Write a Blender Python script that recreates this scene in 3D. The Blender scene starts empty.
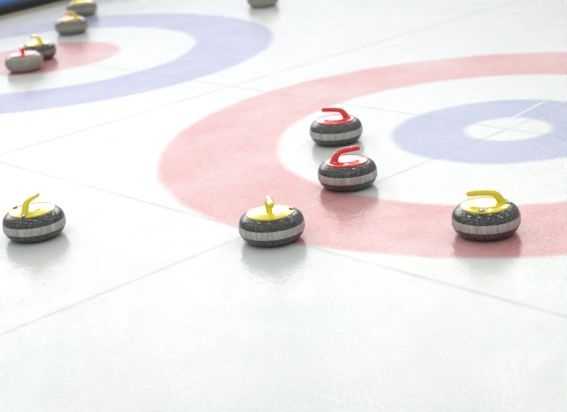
import bpy, bmesh, math
from mathutils import Vector, Matrix
C = bpy.context.scene.collection
SC = bpy.context.scene
PI = math.pi

# ------------------------------------------------------------------ node helpers
def material(name):
    m = bpy.data.materials.new(name); m.use_nodes = True
    nt = m.node_tree; nt.nodes.clear()
    out = nt.nodes.new('ShaderNodeOutputMaterial'); b = nt.nodes.new('ShaderNodeBsdfPrincipled')
    nt.links.new(b.outputs[0], out.inputs[0])
    return m, nt, b

def feed(nt, sock, v):
    if isinstance(v, bpy.types.NodeSocket): nt.links.new(v, sock)
    elif v is not None: sock.default_value = v

def mth(nt, op, a, b=None, clamp=False):
    n = nt.nodes.new('ShaderNodeMath'); n.operation = op; n.use_clamp = clamp
    feed(nt, n.inputs[0], a); feed(nt, n.inputs[1], b)
    return n.outputs[0]

def smooth(nt, v, lo, hi, a=0.0, b=1.0):
    n = nt.nodes.new('ShaderNodeMapRange'); n.interpolation_type = 'SMOOTHSTEP'
    feed(nt, n.inputs[0], v)
    for i, k in enumerate((lo, hi, a, b)): n.inputs[1 + i].default_value = k
    return n.outputs[0]

def mix(nt, fac, a, b, blend='MIX'):
    n = nt.nodes.new('ShaderNodeMix'); n.data_type = 'RGBA'; n.blend_type = blend
    feed(nt, n.inputs[0], fac); feed(nt, n.inputs[6], a); feed(nt, n.inputs[7], b)
    return n.outputs[2]

def noise(nt, vec, scale, detail=2.0, rough=0.5, col=False):
    n = nt.nodes.new('ShaderNodeTexNoise'); n.inputs['Scale'].default_value = scale
    n.inputs['Detail'].default_value = detail; n.inputs['Roughness'].default_value = rough
    feed(nt, n.inputs['Vector'], vec)
    return n.outputs[1 if col else 0]

def bump(nt, bsdf, h, strength, dist):
    n = nt.nodes.new('ShaderNodeBump'); n.inputs['Strength'].default_value = strength
    n.inputs['Distance'].default_value = dist
    feed(nt, n.inputs['Height'], h); nt.links.new(n.outputs[0], bsdf.inputs['Normal'])

def objcoord(nt):
    return nt.nodes.new('ShaderNodeTexCoord').outputs['Object']

def rgb(r, g, b): return (r, g, b, 1.0)

# ------------------------------------------------------------------ ice with painted houses and lines
FAR_X = -4.32
def ice_material():
    m, nt, b = material('pebbled_ice')
    co = objcoord(nt)
    sx = nt.nodes.new('ShaderNodeSeparateXYZ'); nt.links.new(co, sx.inputs[0])
    x, y = sx.outputs[0], sx.outputs[1]
    wob = noise(nt, co, 3.0, 3.0)                                  # hand painted edges wander a little
    wobf = mth(nt, 'MULTIPLY', mth(nt, 'SUBTRACT', wob, 0.5), 0.05)
    def radius(cx):
        dx = mth(nt, 'SUBTRACT', x, cx)
        d = mth(nt, 'SQRT', mth(nt, 'ADD', mth(nt, 'MULTIPLY', dx, dx), mth(nt, 'MULTIPLY', y, y)))
        return mth(nt, 'ADD', d, wobf)
    def band(d, r0, r1, soft):
        o = smooth(nt, d, r1 - soft, r1 + soft, 1.0, 0.0)
        if r0 > 0: o = mth(nt, 'MULTIPLY', o, smooth(nt, d, r0 - soft, r0 + soft))
        return o
    def line(v, at, half, soft):
        d = mth(nt, 'ABSOLUTE', mth(nt, 'SUBTRACT', v, at))
        return smooth(nt, d, half, half + soft, 1.0, 0.0)
    grain = noise(nt, co, 55.0, 3.0, 0.7)
    cloud = noise(nt, co, 1.6, 4.0, 0.6)
    white = mix(nt, smooth(nt, cloud, 0.3, 0.7), rgb(0.65, 0.688, 0.668), rgb(0.69, 0.715, 0.703))
    cover = mth(nt, 'MULTIPLY', smooth(nt, grain, 0.22, 0.78, 1.0, 0.72), smooth(nt, cloud, 0.3, 0.75, 1.0, 0.80))
    near, far = radius(0.0), radius(FAR_X)
    red = mix(nt, smooth(nt, cloud, .35, .7), rgb(0.61, 0.165, 0.17), rgb(0.62, 0.26, 0.272))
    blue = rgb(0.245, 0.29, 0.52)
    blue_far = rgb(0.235, 0.262, 0.53)
    col = mix(nt, mth(nt, 'MULTIPLY', band(near, 1.214, 1.829, 0.028), cover), white, red)
    col = mix(nt, mth(nt, 'MULTIPLY', band(near, 0.222, 0.605, 0.030), cover), col, blue)
    col = mix(nt, mth(nt, 'MULTIPLY', band(far, 1.150, 1.748, 0.030), cover), col, blue_far)
    col = mix(nt, mth(nt, 'MULTIPLY', band(far, 0.0, 0.575, 0.030), cover), col, red)
    thin = mth(nt, 'MAXIMUM', line(y, 0.0, 0.004, 0.016), line(y, -1.812, 0.004, 0.016))
    thin = mth(nt, 'MAXIMUM', thin, line(x, 0.0, 0.004, 0.016))
    thin = mth(nt, 'MAXIMUM', thin, line(x, FAR_X, 0.004, 0.016))
    thin = mth(nt, 'MAXIMUM', thin, line(x, -2.18, 0.006, 0.016))
    thin = mth(nt, 'MAXIMUM', thin, line(x, 2.18, 0.006, 0.016))
    worn = smooth(nt, noise(nt, co, 4.0, 3.0), 0.3, 0.7, 0.16, 0.36)
    col = mix(nt, mth(nt, 'MULTIPLY', thin, worn), col, rgb(0.22, 0.23, 0.27))
    # a pale slide scratch crossing the blue four-foot
    along = mth(nt, 'SUBTRACT', mth(nt, 'ADD', mth(nt, 'MULTIPLY', x, -0.128), mth(nt, 'MULTIPLY', y, 0.9917)), 0.20)
    across = mth(nt, 'ADD', mth(nt, 'MULTIPLY', x, 0.9917), mth(nt, 'MULTIPLY', y, 0.128))
    scr = mth(nt, 'MULTIPLY', line(across, -0.084, 0.003, 0.012), line(along, 0.19, 0.17, 0.03))
    col = mix(nt, mth(nt, 'MULTIPLY', scr, 0.55), col, rgb(0.86, 0.87, 0.88))
    # ice painted paler near the left board, standing in for a bright reflection
    edge_sheen = mth(nt, 'MULTIPLY', smooth(nt, mth(nt, 'ADD', x, mth(nt, 'MULTIPLY', wobf, 6.0)), -6.05, -5.25, 1.0, 0.0), 0.88)
    col = mix(nt, edge_sheen, col, rgb(0.90, 0.905, 0.94))
    nt.links.new(col, b.inputs['Base Color'])
    b.inputs['IOR'].default_value = 1.31
    rn = noise(nt, co, 7.0, 3.0)
    nt.links.new(smooth(nt, rn, 0.3, 0.7, 0.13, 0.22), b.inputs['Roughness'])
    peb = nt.nodes.new('ShaderNodeTexVoronoi'); peb.inputs['Scale'].default_value = 60.0
    nt.links.new(co, peb.inputs['Vector'])
    h = mth(nt, 'ADD', smooth(nt, peb.outputs['Distance'], 0.0, 0.75, 1.0, 0.0), mth(nt, 'MULTIPLY', noise(nt, co, 25.0, 4.0), 1.2))
    bump(nt, b, h, 0.27, 0.0022)
    return m

def granite(name, dark, light, fleck, rough=0.16):
    m, nt, b = material(name)
    co = objcoord(nt)
    n1 = noise(nt, co, 95.0, 3.0, 0.75); n2 = noise(nt, co, 230.0, 2.0, 0.6)
    col = mix(nt, smooth(nt, n1, 0.38, 0.66), dark, light)
    col = mix(nt, smooth(nt, n2, 0.60, 0.72), col, fleck)
    nt.links.new(col, b.inputs['Base Color'])
    b.inputs['Roughness'].default_value = rough; b.inputs['IOR'].default_value = 1.6
    bump(nt, b, n2, 0.35, 0.0005)
    return m

def band_material(name, a, c):
    m, nt, b = material(name)
    co = objcoord(nt)
    mp = nt.nodes.new('ShaderNodeMapping'); mp.inputs['Scale'].default_value = (60, 60, 9)
    nt.links.new(co, mp.inputs[0])
    n = noise(nt, mp.outputs[0], 1.4, 4.0, 0.65)
    nt.links.new(mix(nt, smooth(nt, n, 0.32, 0.68), a, c), b.inputs['Base Color'])
    b.inputs['Roughness'].default_value = 0.6
    bump(nt, b, noise(nt, co, 500.0), 0.3, 0.001)
    return m

def plastic(name, col, rough=0.14, coat=0.0):
    m, nt, b = material(name)
    co = objcoord(nt)
    n = noise(nt, co, 40.0, 2.0)
    lo = tuple(k * 0.93 for k in col[:3]) + (1.0,)
    nt.links.new(mix(nt, n, lo, col), b.inputs['Base Color'])
    nt.links.new(smooth(nt, n, 0.3, 0.7, rough, rough + 0.05), b.inputs['Roughness'])
    b.inputs['IOR'].default_value = 1.5; b.inputs['Coat Weight'].default_value = coat
    b.inputs['Coat Roughness'].default_value = 0.05
    return m

M = dict(
    ice=ice_material(),
    dark=granite('dark_granite', rgb(.036, .039, .038), rgb(.115, .12, .115), rgb(.46, .47, .46), .08),
    tan=granite('pale_granite', rgb(.27, .265, .225), rgb(.42, .41, .35), rgb(.5, .5, .46)),
    mid=granite('grey_granite', rgb(.15, .147, .122), rgb(.26, .25, .21), rgb(.36, .36, .33)),
    band=band_material('rough_band', rgb(.38, .37, .345), rgb(.66, .645, .605)),
    band_tan=band_material('faint_band', rgb(.28, .27, .23), rgb(.40, .39, .33)),
    band_mid=band_material('grey_band', rgb(.22, .20, .19), rgb(.32, .295, .28)),
    yellow=plastic('yellow_plastic', rgb(.95, .79, .012), 0.10, 1.0),
    red=plastic('red_plastic', rgb(.90, .030, .020), 0.10, 1.0),
    amber=plastic('amber_plastic', rgb(.90, .64, .012), 0.10, 1.0),
    lens=plastic('sensor_lens', rgb(.98, .98, .98), 0.55),
    rim=plastic('sensor_rim', rgb(.10, .10, .10), 0.25),
    black=plastic('black_foam', rgb(.012, .012, .013), 0.55),
    kerb=plastic('kerb_concrete', rgb(.46, .455, .37), 0.7),
    blue=plastic('blue_board', rgb(.13, .37, .92), 0.25),
)

# ------------------------------------------------------------------ mesh helpers
def link(name, bm, mat, parent=None, flat=False):
    bmesh.ops.recalc_face_normals(bm, faces=bm.faces)
    me = bpy.data.meshes.new(name); bm.to_mesh(me); bm.free()
    me.materials.append(mat)
    if not flat:
        for p in me.polygons: p.use_smooth = True
    o = bpy.data.objects.new(name, me); C.objects.link(o); o.parent = parent
    return o

def catmull(pts, n):
    out = []
    P = [Vector(p) for p in pts]; P = [P[0] * 2 - P[1]] + P + [P[-1] * 2 - P[-2]]
    for i in range(1, len(P) - 2):
        a, b, c, d = P[i - 1:i + 3]
        for k in range(n):
            t = k / n
            out.append(0.5 * (2 * b + (c - a) * t + (2 * a - 5 * b + 4 * c - d) * t * t + (3 * b - a - 3 * c + d) * t ** 3))
    out.append(P[-2])
    return out

def lathe(prof, seg=72, closed=False):
    """prof: (r, z) list; a ring of quads, closed over itself or capped where r reaches 0"""
    bm = bmesh.new(); rings = []
    for r, z in prof:
        if r < 1e-6: rings.append([bm.verts.new((0, 0, z))])
        else: rings.append([bm.verts.new((r * math.cos(2 * PI * k / seg), r * math.sin(2 * PI * k / seg), z)) for k in range(seg)])
    pairs = list(zip(rings, rings[1:])) + ([(rings[-1], rings[0])] if closed else [])
    for a, b in pairs:
        for k in range(seg):
            j = (k + 1) % seg
            if len(a) == 1: bm.faces.new((a[0], b[k], b[j]))
            elif len(b) == 1: bm.faces.new((a[k], b[0], a[j]))
            else: bm.faces.new((a[k], b[k], b[j], a[j]))
    return bm

def sweep(path, widths, heights, seg=20):
    """an elliptical tube along a path in the xz plane, with rounded ends"""
    bm = bmesh.new(); rings = []; n = len(path)
    for i, p in enumerate(path):
        t = (path[min(i + 1, n - 1)] - path[max(i - 1, 0)]).normalized()
        side = Vector((0, 1, 0)); up = t.cross(side).normalized() * -1
        rings.append([bm.verts.new(p + side * widths[i] * math.cos(2 * PI * k / seg) + up * heights[i] * math.sin(2 * PI * k / seg)) for k in range(seg)])
    for a, b in zip(rings, rings[1:]):
        for k in range(seg):
            j = (k + 1) % seg; bm.faces.new((a[k], a[j], b[j], b[k]))
    bm.faces.new(rings[0][::-1]); bm.faces.new(rings[-1])
    return bm

def box(bm, x0, x1, y0, y1, z0, z1, bev=0.0):
    vs = [bm.verts.new((x, y, z)) for x in (x0, x1) for y in (y0, y1) for z in (z0, z1)]
    fs = [bm.faces.new([vs[i] for i in f]) for f in ((0, 1, 3, 2), (4, 6, 7, 5), (0, 4, 5, 1), (2, 3, 7, 6), (0, 2, 6, 4), (1, 5, 7, 3))]
    if bev > 0:
        bmesh.ops.bevel(bm, geom=list({e for f in fs for e in f.edges}), offset=bev, segments=3, affect='EDGES', profile=0.5)
    return bm

# ------------------------------------------------------------------ one curling stone
SCALE = 0.975
def S(pr): return [(r * SCALE, z * SCALE) for r, z in pr]
BODY = [(0.0, .006), (.050, .006), (.058, .0), (.072, .0), (.090, .0008), (.106, .0038), (.120, .0110), (.1315, .0225),
        (.1385, .0370), (.1408, .0450), (.1408, .0800), (.1400, .0850), (.1375, .0935), (.1325, .1025), (.1250, .1105), (.1155, .1170),
        (.1060, .1208), (.0960, .1225), (.0900, .1230), (.0, .1230)]
BAND = [(.1400, .0445), (.1418, .0453), (.1426, .0468), (.1426, .0780), (.1418, .0797), (.1400, .0807)]
CAP = [(0.0, .1205), (.1035, .1205), (.1045, .1220), (.1040, .1250), (.1000, .1275), (.0900, .1300), (.0760, .1328), (.0660, .1346), (.0620, .1350),
       (.0600, .1342), (.0585, .1337), (.0480, .1340), (.0, .1343)]
def fillet(prof):
    v = catmull([(r, 0, z) for r, z in prof], 4)
    return [(max(p.x, 0.0), p.z) for p in v]
def body_profile():
    lo = BODY[:3]; mid = fillet(BODY[3:10]); hi = fillet(BODY[10:19]); return lo + mid + hi + BODY[19:]

def handle_mesh():
    pts = [(-.0690, 0, .1270), (-.0645, 0, .1385), (-.0575, 0, .1520), (-.0480, 0, .1640), (-.0370, 0, .1725), (-.0220, 0, .1760),
           (.0060, 0, .1768), (.0360, 0, .1758), (.0560, 0, .1744), (.0650, 0, .1736)]
    W = [.0190, .0165, .0150, .0142, .0138, .0136, .0140, .0144, .0142, .0136]
    H = [.0220, .0185, .0165, .0148, .0136, .0128, .0126, .0126, .0124, .0118]
    n = 6
    path = catmull(pts, n)
    ww = [v.x for v in catmull([(w, 0, 0) for w in W], n)]; hh = [v.x for v in catmull([(h, 0, 0) for h in H], n)]
    for k in range(1, 7):                                          # rounded free end
        a = k / 6 * PI / 2 * 0.97
        path.append(Vector(pts[-1]) + Vector((1, 0, -.03)).normalized() * .0115 * math.sin(a))
        ww.append(W[-1] * math.cos(a)); hh.append(H[-1] * math.cos(a))
    # the foot is cut level with the cap: nothing may poke below it
    bm = sweep([p * SCALE for p in path], [w * SCALE for w in ww], [h * SCALE for h in hh], 24)
    for v in bm.verts:
        if v.co.z < .1265 * SCALE: v.co.z = .1265 * SCALE
    return bm

def foot_mesh():
    """the low saddle that blends the neck of the handle into the cap"""
    bm = bmesh.new()
    bmesh.ops.create_uvsphere(bm, u_segments=24, v_segments=14, radius=1.0)
    for v in bm.verts:
        v.co = Vector((-.0660 + v.co.x * .0250, v.co.y * .0235, .1300 + v.co.z * .0110)) * SCALE
    return bm

def lens_mesh(r, z0, z1):
    return lathe(S([(0.0, z0), (r, z0), (r, z1 - .0004), (r * .9, z1), (0.0, z1 + .0001)]), 20)

def make_stone(kind, plastic_key):
    root = bpy.data.objects.new('curling_stone', None); C.objects.link(root)
    stone = {'dark': ('dark', 'band'), 'tan': ('tan', 'band_tan'), 'mid': ('mid', 'band_tan'), 'slate': ('dark', 'band_mid')}[kind]
    body = link('granite_body', lathe(S(body_profile()), 96), M[stone[0]], root)
    bd = link('striking_band', lathe(S(BAND), 96, True), M[stone[1]], root)
    cap = link('cap', lathe(S([CAP[0], CAP[1]] + fillet(CAP[2:12]) + [CAP[12]]), 96), M[plastic_key], root)
    h = link('handle', handle_mesh(), M[plastic_key], root)
    f = link('handle_foot', foot_mesh(), M[plastic_key], h)
    if plastic_key != 'red':
        for a in (83.0, 184.0):
            rr = .0905 * SCALE if a < 100 else .0965 * SCALE
            rim = link('sensor_light', lens_mesh(.0110, -.003, .0026), M['rim'], cap)
            rim.location = (rr * math.cos(math.radians(a)), rr * math.sin(math.radians(a)), (.1318 if a < 100 else .1298) * SCALE)
            rim.rotation_euler = (0, math.radians(19), math.radians(a))
            rim['label'] = 'small dark ringed sensor light'
            ln = link('lens', lens_mesh(.0082, -.001, .0034), M['lens'], rim)
            ln['label'] = 'pale round lens'
    return root

def copy_tree(o, parent=None):
    c = o.copy(); C.objects.link(c); c.parent = parent
    for ch in list(o.children): copy_tree(ch, c)
    return c

GROUP = 'curling stones lying on the ice'
protos = {}
STONES = [  # kind, plastic, x, y, handle direction in degrees, label
    ('dark', 'yellow', .845, -1.300, -146.0, 'yellow handled dark granite curling stone at right, on the front of the red ring'),
    ('dark', 'yellow', .135, -1.831, -37.0, 'yellow handled curling stone at front edge of red ring with handle pointing at the viewer'),
    ('dark', 'yellow', -.824, -2.382, 120.6, 'yellow handled curling stone alone on bare white ice outside the rings, nearest the left edge'),
    ('dark', 'red', -.085, -1.130, 71.2, 'nearer of two red handled stones by the large red ring, handle pointing right'),
    ('dark', 'red', -.655, -.608, -160.0, 'farther of two red handled stones by the large red ring, handle pointing left'),
    ('tan', 'red', -4.076, -.338, -32.0, 'pale granite red handled curling stone on the far rings, the only red one there'),
    ('slate', 'yellow', -4.329, -.051, 176.0, 'dark yellow handled curling stone half hidden behind the far red handled stone'),
    ('mid', 'amber', -4.992, .720, -168.0, 'grey curling stone with amber yellow handle, alone in front of the far blue ring'),
    ('mid', 'yellow', -5.669, 1.307, 62.0, 'grey yellow handled curling stone nearest the black edge, cut by the picture top'),
    ('tan', 'yellow', -4.244, 2.231, 150.0, 'grey curling stone at the top edge of the picture beyond the far blue ring'),
]
for kind, pk, x, y, a, label in STONES:
    if (kind, pk) not in protos:
        o = protos[(kind, pk)] = make_stone(kind, pk)
    else:
        o = copy_tree(protos[(kind, pk)])
    o.location = (x, y, 0.0); o.rotation_euler = (0, 0, math.radians(a))
    o['label'] = label; o['category'] = 'curling stone'; o['group'] = GROUP

# ------------------------------------------------------------------ setting
def structure(name, bm, mat, label, parent=None, flat=True):
    o = link(name, bm, mat, parent, flat)
    if parent is None:
        o['kind'] = 'structure'; o['label'] = label; o['category'] = 'rink'
    return o
structure('floor', box(bmesh.new(), -8.0, 9.0, -9.0, 26.0, -0.05, 0.0), M['ice'], 'white pebbled curling ice with painted red and blue rings and thin lines')
def edge(name, x0, x1, z0, z1, bev, mat, label):
    o = structure(name, box(bmesh.new(), x0, x1, -9.0, 22.0, z0, z1, bev), mat, label)
    o.location = (-6.335, 1.10, 0.0); o.rotation_euler = (0, 0, math.radians(8.0))
edge('baseboard_left', -.14, .0, 0.0, .033, .005, M['kerb'], 'low beige kerb along the far left edge of the ice')
edge('trim_1', -.15, -.02, .033, .115, .016, M['black'], 'black foam strip on the kerb at the far left of the ice')
edge('wall_left', -.21, -.15, 0.0, .21, .006, M['blue'], 'blue side board behind the black foam strip')

# ------------------------------------------------------------------ light of the hall
def lamp(x, y, z, sx, sy, power, col=(1.0, .985, .96)):
    d = bpy.data.lights.new('hall_lamp', 'AREA'); d.shape = 'RECTANGLE'; d.size = sx; d.size_y = sy
    d.energy = power; d.color = col
    o = bpy.data.objects.new('hall_lamp', d); C.objects.link(o); o.location = (x, y, z)
    return o
for i in range(6):
    for j in range(6):
        lamp(-7.6 + 2.5 * i, -8.6 + 3.1 * j, 6.0, 0.26, 0.40, 14.0)

w = bpy.data.worlds.new('hall'); SC.world = w; w.use_nodes = True
nt = w.node_tree; nt.nodes.clear()
wo = nt.nodes.new('ShaderNodeOutputWorld'); bg = nt.nodes.new('ShaderNodeBackground')
nt.links.new(bg.outputs[0], wo.inputs[0])
tc = nt.nodes.new('ShaderNodeTexCoord'); sp = nt.nodes.new('ShaderNodeSeparateXYZ')
nt.links.new(tc.outputs['Generated'], sp.inputs[0])
# the hall around the ice: a dim upper hall everywhere, and an added far-side glow, low over the boards, shaped to veil the ice
def ramp(stops, v):
    rp = nt.nodes.new('ShaderNodeValToRGB'); cr = rp.color_ramp; cr.interpolation = 'EASE'
    while len(cr.elements) < len(stops): cr.elements.new(0.5)
    for e, (p, c) in zip(cr.elements, stops): e.position = p; e.color = (*c, 1)
    feed(nt, rp.inputs[0], v); return rp.outputs[0]
HALL, GLOW = 0.46, 4.0
base = ramp([(0.0, (.7, .72, .78)), (.3, (1.0, 1.0, 1.0)), (1.0, (.8, .8, .8))], sp.outputs[2])
glow = ramp([(0.0, (.28, .28, .30)), (.10, (.27, .27, .29)), (.20, (.28, .282, .29)), (.30, (.62, .62, .63)), (.40, (1.0, 1.0, .985)), (.48, (.76, .76, .75)), (.62, (.2, .2, .195)), (.8, (0, 0, 0)), (1.0, (0, 0, 0))], sp.outputs[2])
ln = mth(nt, 'SQRT', mth(nt, 'ADD', mth(nt, 'MULTIPLY', sp.outputs[0], sp.outputs[0]), mth(nt, 'MULTIPLY', sp.outputs[1], sp.outputs[1])))
AZ = math.radians(149.0)
facing = mth(nt, 'DIVIDE', mth(nt, 'ADD', mth(nt, 'MULTIPLY', sp.outputs[0], math.cos(AZ)), mth(nt, 'MULTIPLY', sp.outputs[1], math.sin(AZ))), mth(nt, 'MAXIMUM', ln, 1e-4))
side = smooth(nt, mth(nt, 'ADD', facing, mth(nt, 'MULTIPLY', mth(nt, 'SUBTRACT', sp.outputs[2], 0.32), 0.45)), 0.74, 0.97)
nt.links.new(mix(nt, 1.0, mix(nt, 1.0, base, (HALL, HALL, HALL, 1), 'MULTIPLY'), mix(nt, 1.0, mix(nt, 1.0, glow, (GLOW, GLOW, GLOW, 1), 'MULTIPLY'), side, 'MULTIPLY'), 'ADD'), bg.inputs[0])
bg.inputs[1].default_value = 1.0

# ------------------------------------------------------------------ camera
cd = bpy.data.cameras.new('camera'); cam = bpy.data.objects.new('camera', cd); C.objects.link(cam)
R = Matrix.Rotation(0.8308740802, 4, 'Z') @ Matrix.Rotation(1.2475791481, 4, 'X') @ Matrix.Rotation(-0.0943438752, 4, 'Z')
cam.matrix_world = Matrix.Translation((3.7965483, -5.0963949, 1.7842978)) @ R
cd.sensor_fit = 'HORIZONTAL'; cd.sensor_width = 36.0; cd.lens = 1241.2074 / 567 * 36.0
cd.clip_start = 0.05; cd.clip_end = 200
cd.dof.use_dof = True; cd.dof.focus_distance = 5.4; cd.dof.aperture_fstop = 2.4
SC.camera = cam
vs = SC.view_settings
vs.view_transform = 'Standard'; vs.look = 'None'; vs.exposure = 0.0; vs.gamma = 1.0; vs.use_curve_mapping = False
